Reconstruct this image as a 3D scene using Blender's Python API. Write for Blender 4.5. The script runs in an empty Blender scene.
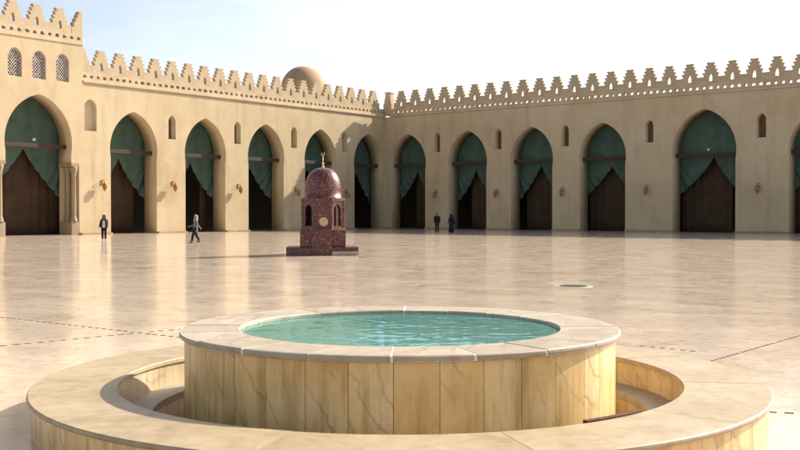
import bpy, bmesh, math, random
from mathutils import Vector, Matrix
random.seed(7)
PI = math.pi
R_ = math.radians
scene = bpy.context.scene
COL = scene.collection

# ------------------------------------------------------------------ camera
F_PX = 1020.0; CAM_H = 1.75; HORIZON = 212.0
cam = bpy.data.cameras.new('camera'); cam_o = bpy.data.objects.new('camera', cam); COL.objects.link(cam_o)
cam.sensor_width = 36.0; cam.lens = F_PX / 800 * 36.0
cam.clip_start = 0.1; cam.clip_end = 6000
cam_o.location = (0, 0, CAM_H)
cam_o.rotation_euler = (PI / 2 - math.atan((225 - HORIZON) / F_PX), 0, 0)
scene.camera = cam_o

# ------------------------------------------------------------------ light
SUN_AZ = R_(56.0); SUN_EL = R_(32.5)          # azimuth from +Y towards +X
S = Vector((math.sin(SUN_AZ) * math.cos(SUN_EL), math.cos(SUN_AZ) * math.cos(SUN_EL), math.sin(SUN_EL)))
sl = bpy.data.lights.new('sun', 'SUN'); sl.energy = 5.0; sl.angle = R_(0.5); sl.color = (1.0, 0.90, 0.75)
so = bpy.data.objects.new('sun', sl); COL.objects.link(so)
so.rotation_euler = (-S).to_track_quat('-Z', 'Y').to_euler()
so.location = (60, 40, 60)
W = bpy.data.worlds.new('World'); scene.world = W; W.use_nodes = True
nt = W.node_tree; nt.nodes.clear()
def N(t, ty, **kw):
    n = t.nodes.new(ty)
    for k, v in kw.items(): setattr(n, k, v)
    return n
sky = N(nt, 'ShaderNodeTexSky', sky_type='NISHITA'); sky.sun_disc = False
sky.sun_elevation = SUN_EL; sky.sun_rotation = SUN_AZ
sky.altitude = 50; sky.air_density = 1.0; sky.dust_density = 2.6; sky.ozone_density = 1.5
tc = N(nt, 'ShaderNodeTexCoord'); mp = N(nt, 'ShaderNodeMapping'); mp.inputs['Scale'].default_value = (1.0, 1.0, 3.2)
mp.inputs['Location'].default_value = (0.35, 0.2, 0.1)
cn = N(nt, 'ShaderNodeTexNoise'); cn.inputs['Scale'].default_value = 3.2; cn.inputs['Detail'].default_value = 8; cn.inputs['Roughness'].default_value = 0.48
cr = N(nt, 'ShaderNodeValToRGB'); cr.color_ramp.elements[0].position = 0.25; cr.color_ramp.elements[1].position = 0.72
cm = N(nt, 'ShaderNodeMixRGB'); cb = N(nt, 'ShaderNodeRGBToBW'); cs = N(nt, 'ShaderNodeMath', operation='MULTIPLY'); cs.inputs[1].default_value = 1.7
mul = N(nt, 'ShaderNodeMath', operation='MULTIPLY'); mul.inputs[1].default_value = 0.75
bg = N(nt, 'ShaderNodeBackground'); bg.inputs['Strength'].default_value = 0.12
wo = N(nt, 'ShaderNodeOutputWorld')
L = nt.links.new
L(tc.outputs['Generated'], mp.inputs[0]); L(mp.outputs[0], cn.inputs['Vector']); L(cn.outputs['Fac'], cr.inputs[0])
L(cr.outputs[0], mul.inputs[0]); L(mul.outputs[0], cm.inputs['Fac'])
L(sky.outputs[0], cb.inputs[0]); L(cb.outputs[0], cs.inputs[0]); L(cs.outputs[0], cm.inputs['Color2'])
L(sky.outputs[0], cm.inputs['Color1']); L(cm.outputs[0], bg.inputs[0]); L(bg.outputs[0], wo.inputs[0])
vs = scene.view_settings
vs.view_transform = 'Standard'; vs.look = 'None'; vs.gamma = 1; vs.use_curve_mapping = False
vs.exposure = 0.75

# ------------------------------------------------------------------ materials
def mat(name):
    m = bpy.data.materials.new(name); m.use_nodes = True
    t = m.node_tree; p = t.nodes['Principled BSDF']
    return m, t, p
def coords(t, scale=(1, 1, 1), rot=(0, 0, 0)):
    a = N(t, 'ShaderNodeTexCoord'); b = N(t, 'ShaderNodeMapping')
    b.inputs['Scale'].default_value = scale; b.inputs['Rotation'].default_value = rot
    t.links.new(a.outputs['Object'], b.inputs[0]); return b.outputs[0]
def noise(t, vec, sc, det=6, ro=0.6, dist=0.0):
    n = N(t, 'ShaderNodeTexNoise'); n.inputs['Scale'].default_value = sc; n.inputs['Detail'].default_value = det
    n.inputs['Roughness'].default_value = ro; n.inputs['Distortion'].default_value = dist
    t.links.new(vec, n.inputs['Vector']); return n.outputs['Fac']
def ramp(t, fac, stops):
    r = N(t, 'ShaderNodeValToRGB'); e = r.color_ramp.elements
    while len(e) < len(stops): e.new(0.5)
    for i, (p, c) in enumerate(stops):
        e[i].position = p; e[i].color = (*c, 1) if len(c) == 3 else c
    t.links.new(fac, r.inputs[0]); return r.outputs[0]
def mix(t, fac, a, b, mode='MIX'):
    n = N(t, 'ShaderNodeMixRGB', blend_type=mode)
    for s, v in (('Fac', fac), ('Color1', a), ('Color2', b)):
        if isinstance(v, (int, float)): n.inputs[s].default_value = v
        elif isinstance(v, tuple): n.inputs[s].default_value = (*v, 1)
        else: t.links.new(v, n.inputs[s])
    return n.outputs[0]
def bump(t, p, h, strength=0.3, dist=0.02):
    b = N(t, 'ShaderNodeBump'); b.inputs['Strength'].default_value = strength; b.inputs['Distance'].default_value = dist
    t.links.new(h, b.inputs['Height']); t.links.new(b.outputs[0], p.inputs['Normal'])
def g(v): return (v, v, v)

def plaster(name, base, dark, light, rough=0.9):
    m, t, p = mat(name)
    v = coords(t)
    big = noise(t, v, 0.16, 4, 0.55); med = noise(t, v, 0.9, 6, 0.65); fine = noise(t, v, 9, 4, 0.7)
    streak = noise(t, coords(t, (1.1, 1.1, 0.12)), 1.0, 5, 0.6)
    c = ramp(t, big, [(0.3, dark), (0.5, base), (0.72, light)])
    c = mix(t, 0.35, c, ramp(t, med, [(0.3, dark), (0.7, light)]))
    c = mix(t, 0.7, c, ramp(t, streak, [(0.28, (0.78, 0.75, 0.70)), (0.5, g(1.0))]), 'MULTIPLY')
    pat = noise(t, v, 0.45, 9, 0.75, 0.6)
    c = mix(t, ramp(t, pat, [(0.56, g(0.0)), (0.60, g(0.30))]), c, light)
    c = mix(t, ramp(t, noise(t, v, 0.6, 8, 0.78, 1.0), [(0.62, g(0.0)), (0.68, g(0.28))]), c, tuple(x * .8 for x in dark))
    c = mix(t, 0.25, c, ramp(t, fine, [(0.3, g(0.8)), (0.6, g(1.0))]), 'MULTIPLY')
    t.links.new(c, p.inputs['Base Color']); p.inputs['Roughness'].default_value = rough
    p.inputs['Specular IOR Level'].default_value = 0.15
    bump(t, p, med, 0.35, 0.04)
    return m
M = {}
M['plaster'] = plaster('limestone_plaster', (0.56, 0.445, 0.285), (0.475, 0.365, 0.222), (0.63, 0.515, 0.345))
M['merlon'] = plaster('parapet_stone', (0.54, 0.43, 0.29), (0.44, 0.34, 0.22), (0.63, 0.51, 0.36))
M['plinth'] = plaster('stained_plinth_stone', (0.38, 0.27, 0.16), (0.26, 0.17, 0.10), (0.50, 0.38, 0.25))
M['dome'] = plaster('dome_stucco', (0.40, 0.275, 0.175), (0.31, 0.21, 0.13), (0.46, 0.33, 0.22))
M['inner'] = plaster('shade_dark_interior', (0.16, 0.13, 0.10), (0.12, 0.10, 0.07), (0.20, 0.16, 0.12))  # stone coloured darker so the gallery's shade is in the colour

def plain(name, c, rough=0.6, metal=0.0, var=0.15, sc=6.0, spec=0.3):
    m, t, p = mat(name)
    n = noise(t, coords(t), sc, 5, 0.6)
    k = ramp(t, n, [(0.3, tuple(x * (1 - var) for x in c)), (0.7, tuple(min(1, x * (1 + var)) for x in c))])
    t.links.new(k, p.inputs['Base Color']); p.inputs['Roughness'].default_value = rough
    p.inputs['Metallic'].default_value = metal; p.inputs['Specular IOR Level'].default_value = spec
    return m
M['beam'] = plain('old_timber', (0.060, 0.036, 0.026), 0.75, var=0.3)
M['copper'] = plain('brass_and_copper', (0.42, 0.19, 0.07), 0.38, 0.85, 0.4, 14)
M['amber'] = plain('amber_glass', (0.40, 0.19, 0.07), 0.15, 0, 0.3)
M['white_metal'] = plain('white_enamel', (0.55, 0.55, 0.53), 0.4)
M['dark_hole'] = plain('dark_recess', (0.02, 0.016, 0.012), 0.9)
M['slot'] = plain('brown_drain_slot', (0.085, 0.052, 0.032), 0.9)  # open slots drawn as thin dark brown boxes
M['slit_back'] = plain('dark_brown_slit_back', (0.14, 0.085, 0.05), 0.85, var=0.35)  # dark brown panel closing the back of each slit
M['tracery'] = plain('gypsum_tracery', (0.42, 0.37, 0.34), 0.85)
M['tracery_back'] = plain('coloured_glass_backing', (0.05, 0.04, 0.05), 0.3)
M['grout'] = plain('white_grout', (0.82, 0.80, 0.74), 0.6, var=0.06)
M['gold'] = plain('gilded_brass', (0.55, 0.44, 0.27), 0.35, 0.8, 0.2)
M['medallion'] = plain('carved_cream_marble', (0.52, 0.41, 0.24), 0.5)
M['column'] = plaster('column_marble', (0.36, 0.27, 0.18), (0.20, 0.14, 0.085), (0.48, 0.40, 0.30), 0.5)

def cloth(name, c, sheen=0.0):
    m, t, p = mat(name)
    v = coords(t)
    n1 = noise(t, v, 0.8, 4, 0.6); n2 = noise(t, coords(t, (6, 6, 0.6)), 1.6, 4, 0.6)
    k = ramp(t, n1, [(0.3, tuple(x * .78 for x in c)), (0.7, tuple(x * 1.25 for x in c))])
    k = mix(t, 0.25, k, ramp(t, n2, [(0.3, g(0.6)), (0.65, g(1.0))]), 'MULTIPLY')  # vertical dark streaks put fold shading into the cloth colour
    t.links.new(k, p.inputs['Base Color']); p.inputs['Roughness'].default_value = 0.9
    p.inputs['Specular IOR Level'].default_value = 0.1
    return m
M['green'] = cloth('green_curtain_cloth', (0.085, 0.135, 0.105))
M['brown'] = cloth('brown_curtain_cloth', (0.075, 0.048, 0.030))

# courtyard marble
def floor_mat():
    m, t, p = mat('polished_courtyard_marble')
    rot = (0, 0, R_(38.1))
    v = coords(t, (1, 1, 1), rot)
    big = noise(t, v, 0.10, 5, 0.6, 0.5); med = noise(t, v, 0.8, 8, 0.72, 0.8); fine = noise(t, v, 3.6, 7, 0.75, 0.6)
    br = N(t, 'ShaderNodeTexBrick'); br.offset = 0.5
    br.inputs['Scale'].default_value = 1.0; br.inputs['Brick Width'].default_value = 1.25; br.inputs['Row Height'].default_value = 0.62
    br.inputs['Mortar Size'].default_value = 0.004; br.inputs['Mortar Smooth'].default_value = 0.3
    br.inputs['Color1'].default_value = (0.90, 0.885, 0.87, 1); br.inputs['Color2'].default_value = (1.03, 1.02, 1.0, 1); br.inputs['Mortar'].default_value = (0.66, 0.60, 0.53, 1)
    t.links.new(v, br.inputs['Vector'])
    c = ramp(t, big, [(0.28, (0.50, 0.395, 0.285)), (0.5, (0.56, 0.455, 0.35)), (0.72, (0.60, 0.515, 0.415))])
    c = mix(t, 0.55, c, ramp(t, med, [(0.25, (0.45, 0.33, 0.235)), (0.40, (0.62, 0.505, 0.40)), (0.75, (0.70, 0.605, 0.515))]))
    c = mix(t, 0.8, c, br.outputs['Color'], 'MULTIPLY')
    stain = noise(t, v, 0.33, 8, 0.72, 1.4)
    c = mix(t, ramp(t, stain, [(0.56, g(0.0)), (0.70, g(0.7))]), c, (0.25, 0.155, 0.08))
    gr_ = noise(t, v, 11.0, 6, 0.75, 0.3)
    c = mix(t, 0.45, c, ramp(t, gr_, [(0.34, (0.62, 0.55, 0.48)), (0.50, g(1.0))]), 'MULTIPLY')
    c = mix(t, 0.6, c, ramp(t, fine, [(0.32, (0.66, 0.58, 0.50)), (0.52, g(1.0))]), 'MULTIPLY')
    t.links.new(c, p.inputs['Base Color'])
    rr = ramp(t, med, [(0.3, g(0.09)), (0.7, g(0.17))]); t.links.new(rr, p.inputs['Roughness'])
    p.inputs['Specular IOR Level'].default_value = 0.13
    bump(t, p, noise(t, v, 1.1, 3, 0.5), 0.05, 0.006)
    return m
M['floor'] = floor_mat()

# marble for the fountain: tint attribute shifts each panel, veins swirl through
def marble(name, base, dark, light, vein, vein_scale=1.3, vein_amt=0.5, rough=0.35, rot=(0.3, 0.5, 0.2), spec=0.35, streak_amt=0.3):
    m, t, p = mat(name)
    at = N(t, 'ShaderNodeAttribute'); at.attribute_name = 'tint'
    geo = N(t, 'ShaderNodeTexCoord')
    off = N(t, 'ShaderNodeVectorMath', operation='SCALE'); off.inputs[0].default_value = (7.3, 3.1, 5.7)
    t.links.new(at.outputs['Fac'], off.inputs['Scale'])
    add = N(t, 'ShaderNodeVectorMath', operation='ADD'); t.links.new(geo.outputs['Object'], add.inputs[0]); t.links.new(off.outputs[0], add.inputs[1])
    mp_ = N(t, 'ShaderNodeMapping'); mp_.inputs['Rotation'].default_value = rot; t.links.new(add.outputs[0], mp_.inputs[0])
    v = mp_.outputs[0]
    cloud = noise(t, v, 1.4, 6, 0.62, 0.9)
    c = ramp(t, cloud, [(0.28, dark), (0.5, base), (0.74, light)])
    wv = N(t, 'ShaderNodeTexWave', wave_type='BANDS'); wv.inputs['Scale'].default_value = vein_scale; wv.inputs['Distortion'].default_value = 7.0
    wv.inputs['Detail'].default_value = 5; wv.inputs['Detail Scale'].default_value = 0.9; wv.inputs['Detail Roughness'].default_value = 0.6
    t.links.new(v, wv.inputs['Vector'])
    msk = noise(t, v, 0.9, 3, 0.5)
    vf = mix(t, 1.0, ramp(t, wv.outputs['Fac'], [(0.0, g(vein_amt)), (0.06, g(0.0))]), ramp(t, msk, [(0.42, g(0.0)), (0.58, g(1.0))]), 'MULTIPLY')
    c = mix(t, vf, c, vein)
    tone = ramp(t, at.outputs['Fac'], [(0.0, (0.74, 0.72, 0.68)), (0.5, (0.95, 0.93, 0.90)), (1.0, (1.08, 1.09, 1.12))])
    c = mix(t, 1.0, c, tone, 'MULTIPLY')
    streak = noise(t, coords(t, (5, 5, 0.5)), 1.6, 5, 0.65)
    c = mix(t, streak_amt, c, ramp(t, streak, [(0.34, (0.52, 0.43, 0.33)), (0.54, g(1.0))]), 'MULTIPLY')
    fine = noise(t, v, 18, 4, 0.7)
    c = mix(t, 0.25, c, ramp(t, fine, [(0.3, g(0.8)), (0.6, g(1.0))]), 'MULTIPLY')
    t.links.new(c, p.inputs['Base Color'])
    t.links.new(ramp(t, cloud, [(0.3, g(rough - 0.08)), (0.7, g(rough + 0.12))]), p.inputs['Roughness'])
    p.inputs['Specular IOR Level'].default_value = spec
    bump(t, p, cloud, 0.12, 0.01)
    return m
M['panel'] = marble('honey_marble_panels', (0.80, 0.56, 0.255), (0.69, 0.44, 0.165), (0.83, 0.66, 0.375), (0.33, 0.225, 0.12), 1.6, 0.55, streak_amt=0.65)
M['rim'] = marble('pale_marble_rim', (0.43, 0.355, 0.26), (0.35, 0.275, 0.19), (0.50, 0.44, 0.35), (0.22, 0.18, 0.14), 1.4, 0.55, 0.5)
M['coping'] = marble('cream_marble_coping', (0.44, 0.345, 0.215), (0.36, 0.27, 0.155), (0.49, 0.405, 0.285), (0.32, 0.235, 0.14), 0.7, 0.3, 0.5)
M['ledge'] = marble('grey_marble_ledge', (0.48, 0.42, 0.34), (0.38, 0.32, 0.25), (0.55, 0.49, 0.40), (0.30, 0.25, 0.2), 0.9, 0.3, 0.5)

M['panel_pale'] = marble('pale_honey_marble', (0.58, 0.475, 0.32), (0.50, 0.39, 0.25), (0.64, 0.55, 0.40), (0.33, 0.26, 0.17), 1.6, 0.45, streak_amt=0.5)
def granite():
    m, t, p = mat('red_granite')
    v = coords(t)
    n = noise(t, v, 5, 6, 0.7); vo = N(t, 'ShaderNodeTexVoronoi'); vo.inputs['Scale'].default_value = 22; t.links.new(v, vo.inputs['Vector'])
    sp = N(t, 'ShaderNodeSeparateColor'); t.links.new(vo.outputs['Color'], sp.inputs[0])
    c = ramp(t, n, [(0.3, (0.065, 0.016, 0.012)), (0.5, (0.125, 0.031, 0.023)), (0.72, (0.185, 0.058, 0.043))])
    c = mix(t, ramp(t, sp.outputs[0], [(0.80, g(0)), (0.86, g(0.85))]), c, (0.27, 0.16, 0.135))
    c = mix(t, ramp(t, sp.outputs[1], [(0.80, g(0)), (0.84, g(0.8))]), c, (0.035, 0.012, 0.012))
    t.links.new(c, p.inputs['Base Color']); p.inputs['Roughness'].default_value = 0.3; p.inputs['Specular IOR Level'].default_value = 0.45
    return m
M['granite'] = granite()

def basin_mat():
    m, t, p = mat('turquoise_basin_lining')
    v = coords(t)
    vo = N(t, 'ShaderNodeTexVoronoi', feature='DISTANCE_TO_EDGE'); vo.inputs['Scale'].default_value = 9
    w = N(t, 'ShaderNodeTexNoise'); w.inputs['Scale'].default_value = 4
    t.links.new(v, w.inputs['Vector']); mv = N(t, 'ShaderNodeMixRGB'); mv.inputs['Fac'].default_value = 0.2
    t.links.new(v, mv.inputs['Color1']); t.links.new(w.outputs['Color'], mv.inputs['Color2']); t.links.new(mv.outputs[0], vo.inputs['Vector'])
    c = ramp(t, noise(t, v, 2.2, 5, 0.6), [(0.3, (0.20, 0.58, 0.52)), (0.7, (0.28, 0.68, 0.62))])
    c = mix(t, 0.6, c, ramp(t, vo.outputs['Distance'], [(0.0, g(1.12)), (0.12, g(0.95))]), 'MULTIPLY')  # pale cell edges paint caustic light onto the lining
    t.links.new(c, p.inputs['Base Color']); p.inputs['Roughness'].default_value = 0.6
    return m
M['basin'] = basin_mat()
def water_mat():
    m = bpy.data.materials.new('pool_water'); m.use_nodes = True; t = m.node_tree; t.nodes.clear()
    o = N(t, 'ShaderNodeOutputMaterial'); tr = N(t, 'ShaderNodeBsdfTransparent'); tr.inputs[0].default_value = (0.80, 0.97, 0.91, 1)
    gl = N(t, 'ShaderNodeBsdfGlossy'); gl.inputs['Roughness'].default_value = 0.02; gl.inputs['Color'].default_value = (0.60, 0.86, 0.84, 1)
    fr = N(t, 'ShaderNodeFresnel'); fr.inputs['IOR'].default_value = 1.33
    mx = N(t, 'ShaderNodeMixShader'); b = N(t, 'ShaderNodeBump'); b.inputs['Strength'].default_value = 1.0; b.inputs['Distance'].default_value = 0.006
    v = coords(t, (1, 1, 1))
    h = mix(t, 0.12, noise(t, v, 2.6, 2, 0.45, 1.2), noise(t, v, 13.0, 2, 0.5, 0.4))
    t.links.new(h, b.inputs['Height'])
    for n in (fr, gl): t.links.new(b.outputs[0], n.inputs['Normal'])
    df = N(t, 'ShaderNodeBsdfDiffuse'); df.inputs[0].default_value = (0.22, 0.56, 0.52, 1); m2 = N(t, 'ShaderNodeMixShader'); m2.inputs[0].default_value = 0.35
    t.links.new(tr.outputs[0], m2.inputs[1]); t.links.new(df.outputs[0], m2.inputs[2])
    t.links.new(fr.outputs[0], mx.inputs[0]); t.links.new(m2.outputs[0], mx.inputs[1]); t.links.new(gl.outputs[0], mx.inputs[2]); t.links.new(mx.outputs[0], o.inputs[0])
    return m
M['water'] = water_mat()

# ------------------------------------------------------------------ helpers
def link_mesh(name, me, m, parent=None, smooth=False):
    o = bpy.data.objects.new(name, me); COL.objects.link(o)
    if m is not None: me.materials.append(m)
    if parent is not None: o.parent = parent
    if smooth:
        for p in me.polygons: p.use_smooth = True
    return o
def obj(name, bm, m, parent=None, smooth=False):
    me = bpy.data.meshes.new(name); bmesh.ops.recalc_face_normals(bm, faces=bm.faces); bm.to_mesh(me); bm.free()
    return link_mesh(name, me, m, parent, smooth)
def tag(o, label=None, cat=None, group=None, kind=None):
    if label: o['label'] = label
    if cat: o['category'] = cat
    if group: o['group'] = group
    if kind: o['kind'] = kind
    return o
def empty(name, loc=(0, 0, 0), rz=0.0):
    o = bpy.data.objects.new(name, None); COL.objects.link(o); o.location = loc; o.rotation_euler = (0, 0, rz); o.empty_display_size = 0.3
    return o
def copy_tree(o, parent=None):
    c = o.copy(); COL.objects.link(c)
    if parent is not None: c.parent = parent
    for ch in list(o.children): copy_tree(ch, c)
    return c
def box(bm, x0, x1, y0, y1, z0, z1, bev=0.0):
    v = [bm.verts.new(p) for p in ((x0, y0, z0), (x1, y0, z0), (x1, y1, z0), (x0, y1, z0), (x0, y0, z1), (x1, y0, z1), (x1, y1, z1), (x0, y1, z1))]
    fs = [bm.faces.new([v[i] for i in q]) for q in ((0, 3, 2, 1), (4, 5, 6, 7), (0, 1, 5, 4), (1, 2, 6, 5), (2, 3, 7, 6), (3, 0, 4, 7))]
    if bev > 0:
        es = {e for f in fs for e in f.edges}
        bmesh.ops.bevel(bm, geom=list(es), offset=bev, segments=2, affect='EDGES', profile=0.5)
def lathe(bm, prof, n=48, cx=0, cy=0, a0=None, a1=None, closed=False, rot=0.0):
    """full turn when a0 is None (open profile); else closed profile swept a0..a1 with end caps"""
    rings = []
    full = a0 is None
    cnt = n if full else n + 1
    for i in range(cnt):
        a = rot + 2 * PI * i / n if full else a0 + (a1 - a0) * i / n
        rings.append([bm.verts.new((cx + r * math.cos(a), cy + r * math.sin(a), z)) for r, z in prof])
    m = len(prof); new = []
    for i in range(n):
        A = rings[i]; B = rings[(i + 1) % n] if full else rings[i + 1]
        for j in range(m if closed else m - 1):
            k = (j + 1) % m
            q = [A[j], B[j], B[k], A[k]]
            try: new.append(bm.faces.new(q))
            except ValueError: pass
    if not full and closed:
        new.append(bm.faces.new(rings[0])); new.append(bm.faces.new(list(reversed(rings[-1]))))
    return new
def plate(outers, holes, depth, bev=0.0):
    """extruded 2-D outline with holes: local X across, Z up, Y from 0 to depth"""
    cu = bpy.data.curves.new('outline', 'CURVE'); cu.dimensions = '2D'; cu.fill_mode = 'BOTH'; cu.extrude = depth / 2
    for pts in list(outers) + list(holes):
        s = cu.splines.new('POLY'); s.points.add(len(pts) - 1); s.use_cyclic_u = True
        for q, (x, y) in zip(s.points, pts): q.co = (x, y, 0, 1)
    o = bpy.data.objects.new('outline', cu); COL.objects.link(o)
    dg = bpy.context.evaluated_depsgraph_get()
    me = bpy.data.meshes.new_from_object(o.evaluated_get(dg))
    bpy.data.objects.remove(o); bpy.data.curves.remove(cu)
    me.transform(Matrix(((1, 0, 0, 0), (0, 0, -1, depth / 2), (0, 1, 0, 0), (0, 0, 0, 1))))
    bm = bmesh.new(); bm.from_mesh(me); bmesh.ops.remove_doubles(bm, verts=bm.verts, dist=1e-5); bmesh.ops.recalc_face_normals(bm, faces=bm.faces)
    me.clear_geometry(); bm.to_mesh(me); bm.free(); me.materials.clear()
    return me
def tube(bm, pts, rad, n=8):
    pts = [Vector(p) for p in pts]
    if not isinstance(rad, (list, tuple)): rad = [rad] * len(pts)
    rings = []
    for i, p in enumerate(pts):
        d = (pts[min(i + 1, len(pts) - 1)] - pts[max(i - 1, 0)]).normalized()
        up = Vector((0, 0, 1)) if abs(d.z) < 0.9 else Vector((1, 0, 0))
        a = d.cross(up).normalized(); b = d.cross(a)
        rings.append([bm.verts.new(p + (a * math.cos(2 * PI * k / n) + b * math.sin(2 * PI * k / n)) * rad[i]) for k in range(n)])
    for A, B in zip(rings, rings[1:]):
        for k in range(n): bm.faces.new((A[k], A[(k + 1) % n], B[(k + 1) % n], B[k]))
    bm.faces.new(rings[0]); bm.faces.new(list(reversed(rings[-1])))
def shifted(me, dx, dy, dz):
    me.transform(Matrix.Translation((dx, dy, dz))); return me

# ------------------------------------------------------------------ wall frames
DC = 108.0
AL = math.atan(800 / F_PX)
CORNER = (-15 / F_PX * DC, DC, 0.0)
ROT_L = math.atan2(math.cos(AL), math.sin(AL))       # local X runs along the sunlit wall towards the corner
ROT_R = math.atan2(-math.sin(AL), math.cos(AL))      # local X runs along the shaded wall away from the corner
TH = 1.6

# ground: one sheet with a round opening for the fountain trench
FD = 9.10                                            # distance of the fountain's centre
R_IN, R_RIM, R_COP, R_COPI = 1.414, 1.93, 3.14, 2.437
bm = bmesh.new()
ring_r = [2.38, 2.6, 3.3, 5, 9, 18, 40, 90, 250, 1200, 4000]
prev = None
for r in ring_r:
    cur = [bm.verts.new((r * math.cos(2 * PI * i / 96), FD + r * math.sin(2 * PI * i / 96), 0)) for i in range(96)]
    if prev:
        for i in range(96): bm.faces.new((prev[i], cur[i], cur[(i + 1) % 96], prev[(i + 1) % 96]))
    prev = cur
gr = obj('ground', bm, M['floor']); tag(gr, kind='structure')

def arch(cx, w, spring, apex, inset=0.07, n=14):
    """pointed arch over straight jambs, from lower left round to lower right"""
    rise = apex - spring; e = (rise * rise - w * w) / (2 * w); rad = w + e
    aend = math.atan2(rise, e)
    left = []
    a_low = -math.acos((rad - inset) / rad) if inset > 0 else 0
    for i in range(n + 1):
        a = a_low + (aend - a_low) * i / n
        left.append((cx + e - rad * math.cos(a), spring + rad * math.sin(a)))
    right = [(2 * cx - x, z) for x, z in reversed(left[:-1])]
    return [(left[0][0], 0.0)] + left + right + [(right[-1][0], 0.0)]
def arch_hole(cx, w, z0, spring, apex, n=8):
    p = arch(cx, w, spring, apex, 0, n); p[0] = (p[0][0], z0); p[-1] = (p[-1][0], z0); return p
SMALL = dict(w=2.33, spring=6.75, apex=9.86)
LARGE = dict(w=2.80, spring=6.95, apex=10.5)
def portal_notch(cx):
    """large arch whose lower jambs step back for the corner columns"""
    p = arch(cx, **LARGE)
    ww = 3.42
    return [(cx - ww, 0), (cx - ww, 5.5)] + [(p[1][0], 5.5)] + p[1:-1] + [(p[-2][0], 5.5), (cx + ww, 5.5), (cx + ww, 0)]

def merlon_mesh(p, y0=0.12, th=0.34, h=1.85):
    hp = p / 2 - 0.004
    q = h / 1.85
    prof = [(hp, 0), (hp, .58), (.57, .60), (.71, .88), (.70, .93), (.46, .95), (.585, 1.18), (.575, 1.24), (.34, 1.26), (.46, 1.46), (.45, 1.52), (.235, 1.54), (.34, 1.71), (.34, 1.80)]
    prof = [(min(x, hp), z * q) for x, z in prof]
    out = prof + [(-x, z) for x, z in reversed(prof)]
    hole = [(-.16, .22 * q), (.16, .22 * q), (.15, .58 * q), (.06, .84 * q), (-.06, .84 * q), (-.15, .58 * q)]
    return shifted(plate([out], [hole], th), 0, y0, 0)

def parapet(root, x0, x1, z0, y0=0.12, pitch=0.60):
    n = int((x1 - x0) / pitch); step = (x1 - x0) / n
    holes = []
    for i in range(n):
        c = x0 + (i + .5) * step
        w_ = random.uniform(.13, .21); jz = random.uniform(-.03, .03)
        holes.append([(c - w_, z0 + .22 + jz), (c + w_ * .8, z0 + .20), (c + w_, z0 + .36 + jz), (c + random.uniform(-.08, .08), z0 + .47), (c - w_, z0 + .40)])
    link_mesh('openwork_band', shifted(plate([[(x0, z0), (x1, z0), (x1, z0 + .65), (x0, z0 + .65)]], holes, 0.5), 0, y0, 0), M['merlon'], root)
    b = bmesh.new(); box(b, x0, x1, -0.13, 0.6, z0 - 0.20, z0 - 0.004, 0.03); obj('cornice', b, M['merlon'], root)

def slit(root, cx, w=0.38, z0=7.85, spring=9.30, apex=9.84):
    b = bmesh.new(); box(b, cx - w - .1, cx + w + .1, 0.62, 0.72, z0 - .1, apex + .1); obj('slit_window', b, M['slit_back'], root)

def beam_mesh(w):
    b = bmesh.new(); box(b, -w - .05, w + .05, -0.15, 0.15, -0.16, 0.16, 0.025); return b

# ------------------------------------------------------------------ sunlit wall (left)
XL = lambda u: -u
l_arches = [2.70, 10.00, 17.42, 24.72, 32.28]
l_slits = [6.45, 13.75, 21.0, 28.4]
PORTAL_C = 40.90; BLK0, BLK1 = 37.1, 49.0
wl = empty('arcade_wall', CORNER, ROT_L)
tag(wl, 'sunlit plaster arcade wall with five pointed arches, slit windows and stepped battlements', 'arcade', 'arcades round the courtyard')
def wall_outline(x0, x1, ztop, opens):
    pts = [(x0, 0)]
    for o in opens: pts += o
    return pts + [(x1, 0), (x1, ztop), (x0, ztop)]
opens = sorted([arch(XL(u), **SMALL) for u in l_arches], key=lambda p: p[0][0])
holes = [arch_hole(XL(u), .38, 7.85, 9.30, 9.84) for u in l_slits] + [arch_hole(XL(36.40), .56, 8.05, 9.85, 10.5)]
link_mesh('wall', plate([wall_outline(XL(BLK0) , 1.6, 11.75, opens)], holes, TH), M['plaster'], wl)
for u in l_slits: slit(wl, XL(u))
b = bmesh.new(); box(b, XL(36.40) - .68, XL(36.40) + .66, .34, .44, 7.95, 10.6); obj('blind_niche', b, M['plaster'], wl)
b = bmesh.new()
edges = [-BLK0] + [x for o in opens for x in (o[0][0], o[-1][0])] + [0.0]
for i in range(0, len(edges), 2):
    b = bmesh.new(); box(b, edges[i] + .003, edges[i + 1] - .003, -0.28, 1.5, -0.05, 0.14, 0.02); obj('plinth', b, M['plinth'], wl)
for u in l_arches:
    t = obj('tie_beam', beam_mesh(2.33), M['beam'], wl); t.location = (XL(u), 0.8, 6.62)
parapet(wl, XL(BLK0) + .004, 0.0, 11.95)
mp_l = merlon_mesh(1.77)
for i in range(20):
    o = link_mesh('merlon', mp_l, None, wl); o.location = (XL(1.66 + 1.77 * i), 0, 12.604)
mp_l.materials.append(M['merlon'])
# roof and back of the gallery behind
b = bmesh.new(); box(b, -62, 14, TH + .004, 15.0, 11.2, 11.74); obj('roof', b, M['merlon'], wl)
b = bmesh.new(); box(b, -62, 15, 14.2, 15.0, 0, 11.19); obj('back_wall', b, M['inner'], wl)

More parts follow.
